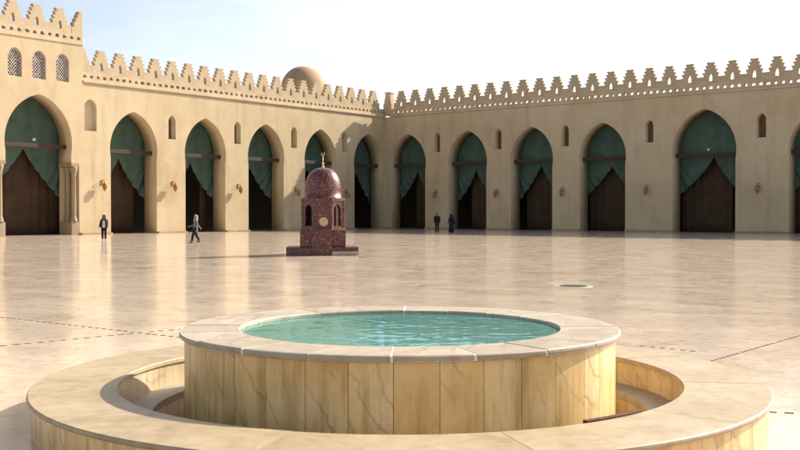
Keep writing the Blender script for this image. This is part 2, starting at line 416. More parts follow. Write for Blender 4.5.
# portal block at the far left: taller, a step proud of the wall
pb = empty('portal_block', CORNER, ROT_L)
tag(pb, 'tall sunlit portal block with a wide pointed arch, corner columns and three lattice windows', 'gateway')
win_u = [42.85, 40.88, 38.90]
wh = [arch_hole(XL(u), .56, 11.62, 13.05, 13.72) for u in win_u]
niche_u = 36.4
PR = 0.07
link_mesh('wall', shifted(plate([wall_outline(XL(BLK1), XL(BLK0), 14.55, [portal_notch(XL(PORTAL_C))])], wh, TH + PR), 0, -PR, 0), M['plaster'], pb)
for u in win_u:
    cx = XL(u)
    holes = []
    k = 0
    z = 11.74
    while z < 13.66:
        k += 1
        for j in range(-2, 3):
            x = cx + j * .21 + (.105 if k % 2 else 0)
            if abs(x - cx) > .48: continue
            lim = 13.6 - max(0, abs(x - cx) - .1) * 0.9
            if z > lim: continue
            s = random.uniform(.058, .08)
            holes.append([(x + s * math.cos(a * PI / 3 + j), z + s * math.sin(a * PI / 3 + j)) for a in range(6)])
        z += .125
    gl = link_mesh('window', shifted(plate([arch_hole(cx, .57, 11.61, 13.05, 13.73)], holes, .08), 0, .06, 0), M['tracery'], pb)
    bk = bmesh.new(); box(bk, cx - .6, cx + .6, .3, .36, 11.6, 13.75); obj('pane', bk, M['tracery_back'], gl)
parapet(pb, XL(BLK1), XL(BLK0), 14.75, y0=0.0, pitch=.62)
mp_b = merlon_mesh(1.95, y0=0.0, h=1.80); mp_b.materials.append(M['merlon'])
for u in (48.80 - 1.95 * i for i in range(6)):
    o = link_mesh('merlon', mp_b, None, pb); o.location = (XL(u), 0, 15.404)
hp = 0.92
half = [(-hp, 0), (0, 0), (0, 1.75), (-.30, 1.75), (-.30, 1.5), (-.44, 1.5), (-.40, 1.2), (-.60, 1.2), (-.56, .9), (-.76, .9), (-.72, .54), (-hp, .52)]
o = link_mesh('merlon', shifted(plate([half], [], .5), 0, 0, 0), M['merlon'], pb); o.location = (XL(BLK0) , 0, 15.404)
half2 = [(-x * .98, z) for x, z in reversed(half)]
o = link_mesh('merlon', shifted(plate([half2], [], .34), 0, .12, 0), M['merlon'], wl); o.location = (XL(BLK0) + .004, 0, 12.604)
t = obj('tie_beam', beam_mesh(2.8), M['beam'], pb); t.location = (XL(PORTAL_C), 0.8, 6.72)
# columns in the stepped jambs
def column_bm(z0, z1, r):
    b = bmesh.new()
    prof = [(r * 1.45, z0), (r * 1.45, z0 + .12), (r * 1.2, z0 + .16), (r * 1.35, z0 + .26), (r * 1.05, z0 + .34), (r, z0 + .45), (r * .9, z1 - .75), (r * 1.02, z1 - .70), (r * .92, z1 - .64), (r * 1.15, z1 - .40), (r * 1.5, z1 - .16), (r * 1.55, z1 - .002)]
    lathe(b, [(0.001, z0)] + prof + [(0.001, z1 - .002)], 20); return b
for sgn in (-1, 1):
    jx0 = XL(PORTAL_C) + sgn * 2.74; jx1 = XL(PORTAL_C) + sgn * 3.415
    a, c = min(jx0, jx1), max(jx0, jx1)
    b = bmesh.new(); box(b, a, c, -PR + .01, TH - .02, 0.0, 1.0, .03); obj('pedestal', b, M['column'], pb)
    b = bmesh.new(); box(b, a - .06, c, -PR - .06, TH - .02, 5.22, 5.495, .03); obj('impost', b, M['beam' if False else 'plinth'], pb)
    for yy in (0.16, 0.86):
        cl = obj('column', column_bm(1.0, 5.22, .2), M['column'], pb, True); cl.location = ((a + c) / 2, yy, 0)
    b = bmesh.new(); box(b, a + .02, c, 1.2, TH - .03, 1.0, 5.2); obj('jamb_pier', b, M['plaster'], pb)
b = bmesh.new()
box(b, -BLK1, -PORTAL_C - 3.42, -.42, -PR - .004, -.05, .14, .02); obj('plinth', b, M['plinth'], pb)
b = bmesh.new(); box(b, -PORTAL_C + 3.42, -BLK0, -.42, -PR - .004, -.05, .14, .02); obj('plinth', b, M['plinth'], pb)
# wall beyond the portal, out of frame but real
wo_ = empty('arcade_wall', CORNER, ROT_L)
tag(wo_, 'sunlit plaster arcade wall continuing past the portal block on the far left', 'arcade', 'arcades round the courtyard')
op2 = [arch(XL(u), **SMALL) for u in (60.4, 53.0)]
link_mesh('wall', plate([wall_outline(-66, -BLK1 - .004, 11.75, op2)], [], TH), M['plaster'], wo_)
parapet(wo_, -66, -BLK1 - .004, 11.95)
for i in range(9):
    o = link_mesh('merlon', mp_l, None, wo_); o.location = (-50.0 - 1.77 * i, 0, 12.604)

# ------------------------------------------------------------------ shaded wall (right)
wr = empty('arcade_wall', CORNER, ROT_R)
tag(wr, 'shaded plaster arcade wall with pointed arches, sky showing through its pierced parapet', 'arcade', 'arcades round the courtyard')
r_arches = [(3.05, 0), (10.52, 0), (17.88, 0), (25.28, 0), (34.74, 1), (44.10, 0), (51.5, 0)]
r_slits = [6.80, 14.14, 21.49, 29.82, 39.60, 47.8]
opens = [arch(u, **(LARGE if k else SMALL)) for u, k in r_arches]
holes = [arch_hole(u, .38, 7.85, 9.30, 9.84) for u in r_slits]
link_mesh('wall', plate([wall_outline(0.003, 62, 11.75, opens)], holes, TH), M['plaster'], wr)
for u in r_slits: slit(wr, u)
b = bmesh.new()
edges = [0.3] + [x for o in opens for x in (o[0][0], o[-1][0])] + [62]
for i in range(0, len(edges), 2):
    b = bmesh.new(); box(b, edges[i] + .003, edges[i + 1] - .003, -0.20, 1.5, -0.05, 0.16, 0.02); obj('plinth', b, M['plinth'], wr)
for u, k in r_arches:
    t = obj('tie_beam', beam_mesh(2.8 if k else 2.33), M['beam'], wr); t.location = (u, 0.8, 6.62)
parapet(wr, 0.7, 62, 11.95)
mp_r = merlon_mesh(1.846); mp_r.materials.append(M['merlon'])
for i in range(32):
    o = link_mesh('merlon', mp_r, None, wr); o.location = (2.02 + 1.846 * i, 0, 12.604)
# solid stepped pier on the corner
b = bmesh.new()
for z0, z1, q in ((11.95, 13.2, .68), (13.2, 13.55, .56), (13.55, 13.9, .48), (13.9, 14.25, .40), (14.25, 14.42, .50)):
    box(b, .0 - .02 + .35 - q, .35 - .02 + q * .6, .12, .12 + 2 * q * .8, z0 + .002, z1, .03)
obj('corner_pier', b, M['merlon'], wr)
b = bmesh.new(); box(b, -TH + .004, 62, TH + .004, 15.0, 11.2, 11.74); obj('roof', b, M['merlon'], wr)
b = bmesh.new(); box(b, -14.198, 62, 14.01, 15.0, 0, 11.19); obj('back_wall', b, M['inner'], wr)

# ------------------------------------------------------------------ curtains
def rot_pt(p, rot, base=CORNER):
    c, s = math.cos(rot), math.sin(rot)
    return (base[0] + p[0] * c - p[1] * s, base[1] + p[0] * s + p[1] * c, base[2] + p[2])
def curtain_bm(w, spring, apex, split=6.35, seed=0):
    """upper cloth filling the arch, parting below the beam into two swept-back leaves"""
    rnd = random.Random(seed); b = bmesh.new()
    W_ = w + .25; nx, nz = 72, 34
    rise = apex - spring + .3; ee = (rise * rise - W_ * W_) / (2 * W_); rad = W_ + ee
    ph = rnd.uniform(0, 6); tieL = rnd.uniform(2.5, 3.6); tieR = rnd.uniform(2.2, 3.0); split += rnd.uniform(-.3, .15); cx_ = rnd.uniform(-.25, .25); pw = rnd.uniform(.7, .95)
    rows = []
    for i in range(nx + 1):
        u = -W_ + 2 * W_ * i / nx
        a = min(1.0, abs(u - cx_) / (W_ - cx_ if u > cx_ else W_ + cx_))
        top = spring + math.sqrt(max(0, rad * rad - (abs(u) + ee) ** 2))
        tie = tieL if u < 0 else tieR
        bot = split - (split - tie) * (a ** pw) - .10 * math.sin(a * PI) 
        bot = min(bot, top - .05)
        col = []
        for j in range(nz + 1):
            z = top + (bot - top) * (j / nz)
            below = max(0.0, min(1.0, (6.9 - z) / 3.5))
            # folds fan out of the tie point below the beam, hang straight above it
            fan = math.atan2(6.9 - z, (W_ * 1.15 - abs(u)) + .3)
            y = .018 * math.sin(u * 5 + ph) * (1 - below) + below * (.13 * math.sin(fan * 26 + ph) + .05 * math.sin(fan * 61)) + .006 * math.sin(u * 17 + z * .4)
            col.append(b.verts.new((u, y, z)))
        rows.append(col)
    for A, B in zip(rows, rows[1:]):
        for j in range(nz): b.faces.new((A[j], B[j], B[j + 1], A[j + 1]))
    return b
def curtain(local_x, rot, big, label, seed):
    a = LARGE if big else SMALL
    o = obj('curtain', curtain_bm(a['w'], a['spring'], a['apex'], 6.45 if big else 6.1, seed), M['green'], None, True)
    so_ = o.modifiers.new('thickness', 'SOLIDIFY'); so_.thickness = 0.02
    o.location = rot_pt((local_x, TH + .3, 0), rot); o.rotation_euler = (0, 0, rot)
    tag(o, label, 'curtain', 'green curtains parted in the arches')
def drape(local_x, rot, u0, u1, label, seed):
    rnd = random.Random(seed); b = bmesh.new(); n = int((u1 - u0) / .04); ph = rnd.uniform(0, 6); rows = []
    for i in range(n + 1):
        u = u0 + (u1 - u0) * i / n
        y = .07 * math.sin(u * 6 + ph + 1.6 * math.sin(u * 1.7 + ph)) + .02 * math.sin(u * 19 + 2 * math.sin(u * 3))
        rows.append([b.verts.new((u + .02 * math.sin(z * 2 + u * 5), y * (.55 + .06 * z), z)) for z in (.03, 1, 2, 3, 4, 5, 6, 7.0)])
    for A, B in zip(rows, rows[1:]):
        for j in range(7): b.faces.new((A[j], B[j], B[j + 1], A[j + 1]))
    o = obj('drape', b, M['brown'], None, True); s_ = o.modifiers.new('thickness', 'SOLIDIFY'); s_.thickness = .02
    o.location = rot_pt((local_x, TH + 1.1, 0), rot); o.rotation_euler = (0, 0, rot)
    tag(o, label, 'drape', 'brown drapes hanging behind the arches')
ORD = ['first', 'second', 'third', 'fourth', 'fifth', 'sixth', 'seventh']
for i, u in enumerate(l_arches):
    curtain(XL(u), ROT_L, False, 'parted green curtain filling the %s arch from the corner on the sunlit wall' % ORD[i], 10 + i)
curtain(XL(PORTAL_C), ROT_L, True, 'parted green curtain in the wide columned portal arch, white floodlight before it', 20)
for i, (u, k) in enumerate(r_arches):
    curtain(u, ROT_R, bool(k), 'dim parted green curtain filling the wide fifth arch of the shaded wall' if k else 'dim parted green curtain filling the %s arch from the corner on the shaded wall' % ORD[i], 30 + i)
drape(XL(PORTAL_C), ROT_L, -1.9, 4.2, 'wide brown pleated drape hanging behind the columned portal arch', 50)
drape(XL(32.28), ROT_L, -1.7, 1.9, 'brown pleated drape behind the sunlit arch nearest the portal block', 51)
drape(XL(24.72), ROT_L, 1.6, 2.3, 'narrow brown drape behind the second arch right of the portal block', 52)
for i, (u, a, b_) in enumerate([(3.05, -.9, 1.7), (10.52, -1.3, 3.2), (17.88, -2.1, 2.8), (25.28, -2.6, 1.9), (34.74, -3.0, 1.5), (44.1, -2.6, 2.4)]):
    drape(u, ROT_R, a, b_, 'dark brown pleated drape behind the %s arch from the corner on the shaded wall' % ORD[i], 60 + i)

# ------------------------------------------------------------------ lanterns and floodlights
def lantern():
    r = empty('wall_lantern')
    b = bmesh.new(); box(b, -.09, .09, -.05, .0, .12, .62, .015)
    tube(b, [(0, -.04, .55), (0, -.22, .62), (0, -.40, .60), (0, -.47, .52), (0, -.47, .46)], .022, 8)
    tube(b, [(0, -.04, .25), (0, -.16, .32), (0, -.28, .50), (0, -.30, .62)], .014, 6)
    obj('bracket', b, M['copper'], r)
    b = bmesh.new(); lathe(b, [(.0, .50), (.03, .46), (.05, .40), (.09, .38), (.12, .30), (.21, .20), (.22, .17), (.18, .165), (.0, .165)], 8); o1 = obj('cap', b, M['copper'], r); o1.location = (0, -.47, 0)
    b = bmesh.new(); lathe(b, [(.0, .162), (.165, .16), (.185, 0), (.15, -.22), (.0, -.22)], 8); o2 = obj('glass', b, M['amber'], r); o2.location = (0, -.47, 0)
    b = bmesh.new()
    for k in range(8):
        a = 2 * PI * k / 8
        tube(b, [(rr * math.cos(a), rr * math.sin(a), z) for rr, z in ((.175, .165), (.198, 0), (.16, -.22))], .013, 5)
    lathe(b, [(.0, -.222), (.19, -.225), (.19, -.25), (.11, -.31), (.05, -.36), (.06, -.41), (.02, -.48), (.0, -.52)], 8)
    o3 = obj('cage', b, M['copper'], r); o3.location = (0, -.47, 0)
    return r
lan = lantern(); first = True
spots = [(XL(35.4), ROT_L, 3.75, 'copper wall lantern between the portal block and its neighbouring sunlit arch'),
         (XL(28.40), ROT_L, 3.82, 'copper wall lantern on the sunlit wall above the woman in grey'),
         (XL(21.0), ROT_L, 3.75, 'copper wall lantern on the sunlit wall between second and third arches from the portal'),
         (XL(13.6), ROT_L, 3.6, 'copper wall lantern on the sunlit wall just left of the red kiosk'),
         (XL(6.35), ROT_L, 3.5, 'copper wall lantern on the sunlit wall nearest the corner, in shade right of the kiosk'),
         (6.72, ROT_R, 3.48, 'wall lantern above the man standing by the shaded wall'),
         (14.05, ROT_R, 3.5, 'wall lantern on the shaded wall between its second and third arches from the corner'),
         (21.3, ROT_R, 3.55, 'wall lantern on the shaded wall between its third and fourth arches from the corner'),
         (29.65, ROT_R, 3.6, 'wall lantern on the shaded wall just left of the widest arch'),
         (39.4, ROT_R, 3.64, 'wall lantern on the shaded wall just right of the widest arch')]
for x, rot, z, lab in spots:
    o = lan if first else copy_tree(lan); first = False
    off = -PR if (rot == ROT_L and x < -BLK0) else 0
    o.location = rot_pt((x, off - .002, z), rot); o.rotation_euler = (0, 0, rot); o.scale = (.84, .84, .84); tag(o, lab, 'lantern', 'wall lanterns between the arches')
fl = empty('floodlight')
b = bmesh.new(); lathe(b, [(.0, .14), (.06, .125), (.115, .075), (.14, 0), (.115, -.075), (.06, -.125), (.0, -.14)], 16); o = obj('lamp_globe', b, M['white_metal'], fl, True); o.location = (0, 0, .28)
b = bmesh.new(); tube(b, [(0, 0, 0), (0, 0, .16)], .05, 8); box(b, -.1, .1, -.1, .1, 0, .03); obj('mount', b, M['beam'], fl)
fl.location = rot_pt((XL(PORTAL_C) + .1, .8, 6.882), ROT_L); fl.rotation_euler = (0, 0, ROT_L)
tag(fl, 'round white floodlight on the beam of the columned portal arch', 'floodlight', 'floodlights on the tie beams')
f2 = copy_tree(fl); f2.location = rot_pt((34.85, .8, 6.782), ROT_R); f2.rotation_euler = (0, 0, ROT_R)
tag(f2, 'round white floodlight on the beam of the widest arch in the shaded wall', 'floodlight', 'floodlights on the tie beams')


# ------------------------------------------------------------------ dome behind the sunlit wall
dm = empty('dome', (-10.9, 115.0, 11.74))
tag(dm, 'smooth tan plaster dome rising behind the battlements near the corner', 'dome')
b = bmesh.new()
prof = [(2.75, 0), (2.75, 3.1), (2.85, 3.12), (2.85, 3.35), (2.62, 3.4)]
lathe(b, [(0.01, 0)] + prof + [(0.01, 3.4)], 48); obj('drum', b, M['dome'], dm)
b = bmesh.new()
prof = [(2.6 * math.cos(a) ** .92 if a < 1.55 else 0.0, 3.38 + 3.0 * math.sin(a)) for a in [PI / 2 * i / 20 for i in range(21)]]
lathe(b, prof, 64); obj('shell', b, M['dome'], dm, True)

# ------------------------------------------------------------------ fountain
def solve_theta(x, r):
    """angle on a circle round the fountain (0 = towards camera, + = right) seen at photo column x"""
    lo, hi = -1.35, 1.35
    for _ in range(50):
        mid = (lo + hi) / 2
        if r * math.sin(mid) / (FD - r * math.cos(mid)) * F_PX + 400 < x: lo = mid
        else: hi = mid
    return lo
def panel_ring(r_out, r_in, z0, z1, cuts, gap, tints, inward=False):
    """upright slabs round a circle with narrow joints; one mesh, a tint per slab"""
    bm = bmesh.new(); lay = bm.faces.layers.float.new('tint')
    n = len(cuts)
    for i in range(n):
        a0 = cuts[i]; a1 = cuts[(i + 1) % n]
        if a1 <= a0: a1 += 2 * PI
        gg = gap / r_out / 2
        m = max(2, int((a1 - a0) / R_(2.2)))
        e = .004
        if inward: prof = [(r_out, z0), (r_out, z1), (r_in + e, z1), (r_in, z1 - e), (r_in, z0)]
        else: prof = [(r_in, z0), (r_out, z0), (r_out, z1 - e), (r_out - e, z1), (r_in, z1)]
        fs = lathe(bm, prof, m, 0, 0, a0 + gg - PI / 2, a1 - gg - PI / 2, True)
        for f in fs: f[lay] = tints[i % len(tints)]
    return bm
def full_ring(bm, r0, r1, z0, z1, n=96):
    lathe(bm, [(r0, z0), (r1, z0), (r1, z1), (r0, z1), (r0, z0)], n)
ft = empty('fountain', (0, FD, 0))
tag(ft, 'round honey marble fountain basin of tall upright slabs with a pale slab rim', 'fountain')
xs = [181.5, 190, 196, 209, 223.5, 234, 265, 305, 348, 393.5, 440, 484, 522, 556, 585, 600, 614.5]
R_D = 1.885
cuts = [solve_theta(x, R_D) for x in xs]
tints = [.35, .55, .4, .6, .45, .55, .5, .42, .58, .45, .52, .60, .48, .35, .75, .95]  # last two slabs paler: sunlight on the right end put into tint
a = cuts[-1]
while a < cuts[0] + 2 * PI - R_(12):
    a += R_(random.uniform(8, 12)); cuts.append(a); tints.append(random.uniform(.35, .75))
tints.append(.5)
ZR = 0.735
obj('slab_wall', panel_ring(R_D, R_D - .05, -.28, ZR - .052, cuts, .005, tints), M['panel'], ft)
b = bmesh.new(); full_ring(b, R_IN + .06, R_D - .012, -.28, ZR - .053); obj('core', b, M['plinth'], ft)
b = bmesh.new(); lathe(b, [(R_IN + .062, ZR - .056), (R_IN + .012, ZR - .056), (R_IN + .012, .59), (R_IN - .03, .55), (.01, .55), (0.0, .55)], 96); obj('basin_lining', b, M['basin'], ft, True)
b = bmesh.new(); full_ring(b, R_IN + .006, R_RIM - .007, ZR - .046, ZR - .003); obj('grout', b, M['grout'], ft)
na = 20; stp = 2 * PI / na
for i in range(na):
    bm = bmesh.new(); lay = bm.faces.layers.float.new('tint')
    a0 = R_(-1.8 + .3 * random.uniform(-1, 1)) + i * stp; a1 = R_(-1.8) + (i + 1) * stp
    e = .014
    prof = [(R_IN, ZR - .05), (R_RIM - e, ZR - .05), (R_RIM - .003, ZR - .05 + e * .6), (R_RIM, ZR - .025), (R_RIM - .003, ZR - e * .6), (R_RIM - e, ZR), (R_IN + .01, ZR), (R_IN, ZR - .01)]
    lift = random.uniform(-.002, .002)
    prof = [(r, z + lift) for r, z in prof]
    fs = lathe(bm, prof, 8, 0, 0, a0 + .0048 - PI / 2, a1 - .0048 - PI / 2, True)
    tv = random.uniform(.3, .85)
    for f in fs: f[lay] = tv
    obj('rim_slab', bm, M['rim'], ft)
b = bmesh.new()
rr = [0.0001] + [R_IN * k / 24 for k in range(1, 25)]; rr[-1] = R_IN + .006
lathe(b, [(r, .704) for r in rr], 96)
wt = obj('water', b, M['water'])
if wt.data.polygons[200].normal.z < 0: wt.data.flip_normals()
wt.location = (0, FD, 0); tag(wt, kind='structure')

# ------------------------------------------------------------------ stepped stone ring around it
rg = empty('stone_ring_step', (0, FD, 0))
tag(rg, 'broad low ring of cream marble slabs circling the fountain, with a sunken trench inside', 'stone step')
ZC = 0.295
def rand_cuts(lo, hi):
    a = 0.3; c = []
    while a < 0.3 + 2 * PI - R_(lo): c.append(a); a += R_(random.uniform(lo, hi))
    return c
c1 = rand_cuts(6, 9); obj('outer_facing', panel_ring(R_COP - .035, R_COP - .09, -.02, ZC - .043, c1, .005, [random.uniform(.3, .8) for _ in c1]), M['panel'], rg)
c2 = rand_cuts(6.5, 9.5); obj('inner_facing', panel_ring(R_COPI + .09, R_COPI + .022, .03, ZC - .043, c2, .005, [random.uniform(.4, .8) for _ in c2], True), M['panel_pale'], rg)
b = bmesh.new(); full_ring(b, R_COPI + .05, R_COP - .06, .005, ZC - .045); obj('core', b, M['coping'], rg)
nc = 11
for i in range(nc):
    bm = bmesh.new(); lay = bm.faces.layers.float.new('tint'); e = .012
    a0 = R_(48.5) + i * 2 * PI / nc + R_(random.uniform(-2, 2)) * 0; a1 = R_(48.5) + (i + 1) * 2 * PI / nc
    lift = random.uniform(-.0015, .0015)
    prof = [(R_COPI, ZC - .04), (R_COP - e, ZC - .04), (R_COP - .002, ZC - .03), (R_COP, ZC - .02), (R_COP - .003, ZC - .008), (R_COP - e, ZC), (R_COPI + e, ZC), (R_COPI + .002, ZC - .01)]
    fs = lathe(bm, [(r, z + lift) for r, z in prof], 10, 0, 0, a0 + .0009 - PI / 2, a1 - .0009 - PI / 2, True)
    tv = random.uniform(.40, .72)
    for f in fs: f[lay] = tv
    obj('coping_slab', bm, M['coping'], rg)
R_T = 2.16
b = bmesh.new(); lathe(b, [(R_T, -.02), (R_T, .04), (R_COPI + .08, .04), (R_COPI + .08, -.02), (R_T, -.02)], 96); obj('ledge', b, M['ledge'], rg)
c3 = rand_cuts(7, 10); obj('trench_facing', panel_ring(R_T + .05, R_T + .012, -.30, -.022, c3, .005, [random.uniform(.35, .75) for _ in c3], True), M['panel_pale'], rg)
b = bmesh.new(); lathe(b, [(1.7, -.30), (R_T + .05, -.30), (R_T + .05, -.26), (1.7, -.26), (1.7, -.30)], 96); obj('trench_floor', b, M['ledge'], rg)

b = bmesh.new(); lathe(b, [(R_COPI - .04, ZC - .02), (R_COPI + .012, ZC - .02), (R_COPI + .012, ZC + .012), (R_COPI - .04, ZC + .012)], 12, 0, 0, R_(32) - PI / 2, R_(46) - PI / 2, True)  # dark brown strip along the ring's inner edge
rb = obj('brown_edge_strip', b, plain('dark_brown_strip', (.10, .040, .022), .85, var=.4, sc=20)); rb.location = (0, FD, 0)
tag(rb, 'short dark brown strip on the inner edge of the stone ring, right of the basin', 'metal bar')
# ------------------------------------------------------------------ kiosk
KX, KY = (323 - 400) / F_PX * 41.9, 41.9
ks = empty('granite_kiosk', (KX, KY, 0), R_(4))
tag(ks, 'small domed kiosk of speckled red granite with arched niches and a gilded finial', 'kiosk')
def octa(bm, r_flat, z0, z1):
    rr_ = r_flat / math.cos(PI / 8)
    lathe(bm, [(0.001, z0), (rr_, z0), (rr_, z1), (0.001, z1)], 8, rot=PI / 8)
b = bmesh.new(); box(b, -1.47, 1.43, -.95, 1.05, 0, .34, .02); o = obj('platform', b, M['granite'], ks)
b = bmesh.new(); box(b, .36, 1.40, -1.22, -.955, 0, .16, .015); obj('step', b, M['column'], ks)
b = bmesh.new(); box(b, -.92, .92, -.82, .9, .344, 1.01, .02); box(b, -.42, .36, -1.05, -.824, .0, 1.04, .02); obj('pedestal', b, M['granite'], ks)
b = bmesh.new(); octa(b, .90, 1.012, 1.10); obj('moulding', b, M['granite'], ks)
# lantern storey: eight faces, chamfer faces hold arched openings
RF = .84; side = 2 * RF * math.tan(PI / 8)
for k in range(8):
    a = -PI / 2 + k * PI / 4
    hs = side / 2 - .002
    outer = [(-hs, 0), (hs, 0), (hs, 1.10), (-hs, 1.10)]
    holes = [] if k % 2 == 0 else [arch_hole(0, .205, .08, .70, .95, 8)]
    pm = plate([outer], holes, .14)
    o = link_mesh('wall_panel', pm, M['granite'], ks); o.location = (RF * math.cos(a), RF * math.sin(a), 1.102); o.rotation_euler = (0, 0, a + PI / 2)
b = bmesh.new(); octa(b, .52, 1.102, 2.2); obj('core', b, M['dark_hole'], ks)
b = bmesh.new()
for k in range(8):
    b = bmesh.new()
    a = PI / 8 + k * PI / 4; rr_ = RF / math.cos(PI / 8) - .015
    tube(b, [(rr_ * math.cos(a), rr_ * math.sin(a), 1.102), (rr_ * math.cos(a), rr_ * math.sin(a), 2.2)], .055, 8)
    obj('corner_shaft', b, M['granite'], ks)
b = bmesh.new(); octa(b, .90, 2.204, 2.30); obj('cornice', b, M['granite'], ks)
b = bmesh.new()
prof = [(.80, 2.302), (.80, 2.34), (.755, 2.36)] + [(.755 * math.cos(t_) ** .8, 2.62 + .95 * math.sin(t_)) for t_ in [PI / 2 * i / 18 for i in range(18)]] + [(0.0, 3.575)]
lathe(b, prof, 48); obj('dome', b, M['granite'], ks, True)
b = bmesh.new()
lathe(b, [(.055, 3.56), (.06, 3.62), (.022, 3.66), (.058, 3.73), (.022, 3.80), (.02, 3.86), (.045, 3.92), (.016, 3.98), (.014, 4.07), (.0, 4.08)], 16)
for i in range(14):
    a0 = R_(-60 + 300 * i / 14 + 180); a1 = R_(-60 + 300 * (i + 1) / 14 + 180)
    pass
pts = [(.06 * math.cos(R_(120 + 300 * i / 16)), 0, 4.135 + .06 * math.sin(R_(120 + 300 * i / 16))) for i in range(17)]
tube(b, pts, [.004 + .014 * math.sin(PI * i / 16) for i in range(17)], 8)
obj('finial', b, M['gold'], ks, True)
b = bmesh.new()
for i in range(12):
    a = 2 * PI * i / 12
    lathe(b, [(.0, -.03), (.045, -.02), (.045, .02), (.0, .03)], 10, .145 * math.cos(a), .145 * math.sin(a))
lathe(b, [(.0, -.03), (.11, -.03), (.11, .02), (.08, .03), (.03, .03), (.0, .08)], 24)
o = obj('medallion', b, M['medallion'], ks); o.location = (0.03, -RF - .03, 1.36); o.rotation_euler = (PI / 2, 0, 0)

# ------------------------------------------------------------------ floor drains
def drain_line(p0, p1, label, pitch=.17, wd=.02):
    p0, p1 = Vector((*p0, 0)), Vector((*p1, 0)); d = p1 - p0; n = int(d.length / pitch)
    r = empty('floor_drain', (p0.x, p0.y, 0), math.atan2(d.y, d.x))
    for i in range(n):
        x = i * pitch + random.uniform(-.012, .012); l = pitch * random.uniform(.34, .56); w = wd * random.uniform(.8, 1.2)
        b = bmesh.new(); box(b, 0, l, -w, w, -.01, .004); o = obj('slot', b, M['slot'], r); o.location = (x, 0, 0)
    tag(r, label, 'drain', 'slotted drain lines in the paving')
drain_line((-9.6, 19.2), (-2.6, 13.85), 'dashed drain line in the paving running from the left frame edge behind the fountain')
drain_line((-6.9, 11.6), (-2.9, 15.6), 'dashed drain line in the paving left of the fountain crossing the longer one')
drain_line((3.45, 11.7), (7.2, 16.3), 'dashed drain line slanting away to the right from the stone ring', .115, .015)
drain_line((3.15, 13.3), (3.85, 12.65), 'very short run of dark drain slots just behind the stone ring', .14)
drain_line((3.22, 8.9), (3.9, 8.72), 'short run of drain slots at the right edge of the stone ring', .14)
dc = empty('drain_cover', (4.1, 24.1, 0))
b = bmesh.new(); lathe(b, [(.0, .003), (.36, .003), (.38, .006), (.46, .005), (.48, -.02)], 32); obj('collar', b, M['ledge'], dc)
b = bmesh.new(); lathe(b, [(.0, .007), (.33, .009), (.33, .003)], 24)
obj('grate', b, M['dark_hole'], dc)
tag(dc, 'round dark drain cover with a pale collar in the paving midway to the shaded wall', 'drain cover')

# ------------------------------------------------------------------ people
def skin(name, pts, edges, m, parent, root=0, sub=1):
    me = bpy.data.meshes.new(name)
    me.from_pydata([p[:3] for p in pts], edges, [])
    o = bpy.data.objects.new(name, me); COL.objects.link(o)
    md = o.modifiers.new('skin', 'SKIN'); md.use_smooth_shade = True
    for i, p in enumerate(pts):
        r = p[3] if isinstance(p[3], tuple) else (p[3], p[3])
        me.skin_vertices[0].data[i].radius = r; me.skin_vertices[0].data[i].use_root = (i == root)
    s = o.modifiers.new('sub', 'SUBSURF'); s.levels = sub; s.render_levels = sub
    dg = bpy.context.evaluated_depsgraph_get()
    nm = bpy.data.meshes.new_from_object(o.evaluated_get(dg)); nm.name = name; nm.materials.clear()
    bpy.data.objects.remove(o); bpy.data.meshes.remove(me)
    return link_mesh(name, nm, m, parent, True)
SKIN = plain('skin', (0.36, 0.20, 0.13), 0.55, var=.08)
def ck(name, c): return plain(name, c, .85, var=.2, sc=14)
K = dict(black=ck('black_cloth', (.012, .011, .012)), charcoal=ck('charcoal_cloth', (.030, .027, .027)), white=ck('white_cotton', (.62, .60, .57)),
         brownscarf=ck('dark_brown_scarf', (.045, .026, .020)), grey=ck('grey_print_cloth', (.17, .155, .16)), pink=ck('pale_pink_scarf', (.40, .27, .26)),
         maroon=ck('dark_maroon_cloth', (.022, .008, .009)), navy=ck('dark_navy_cloth', (.010, .010, .017)), jeans=ck('dark_denim', (.020, .022, .034)),
         shoe=ck('shoe_leather', (.015, .012, .011)), hair=ck('black_hair', (.010, .008, .007)))
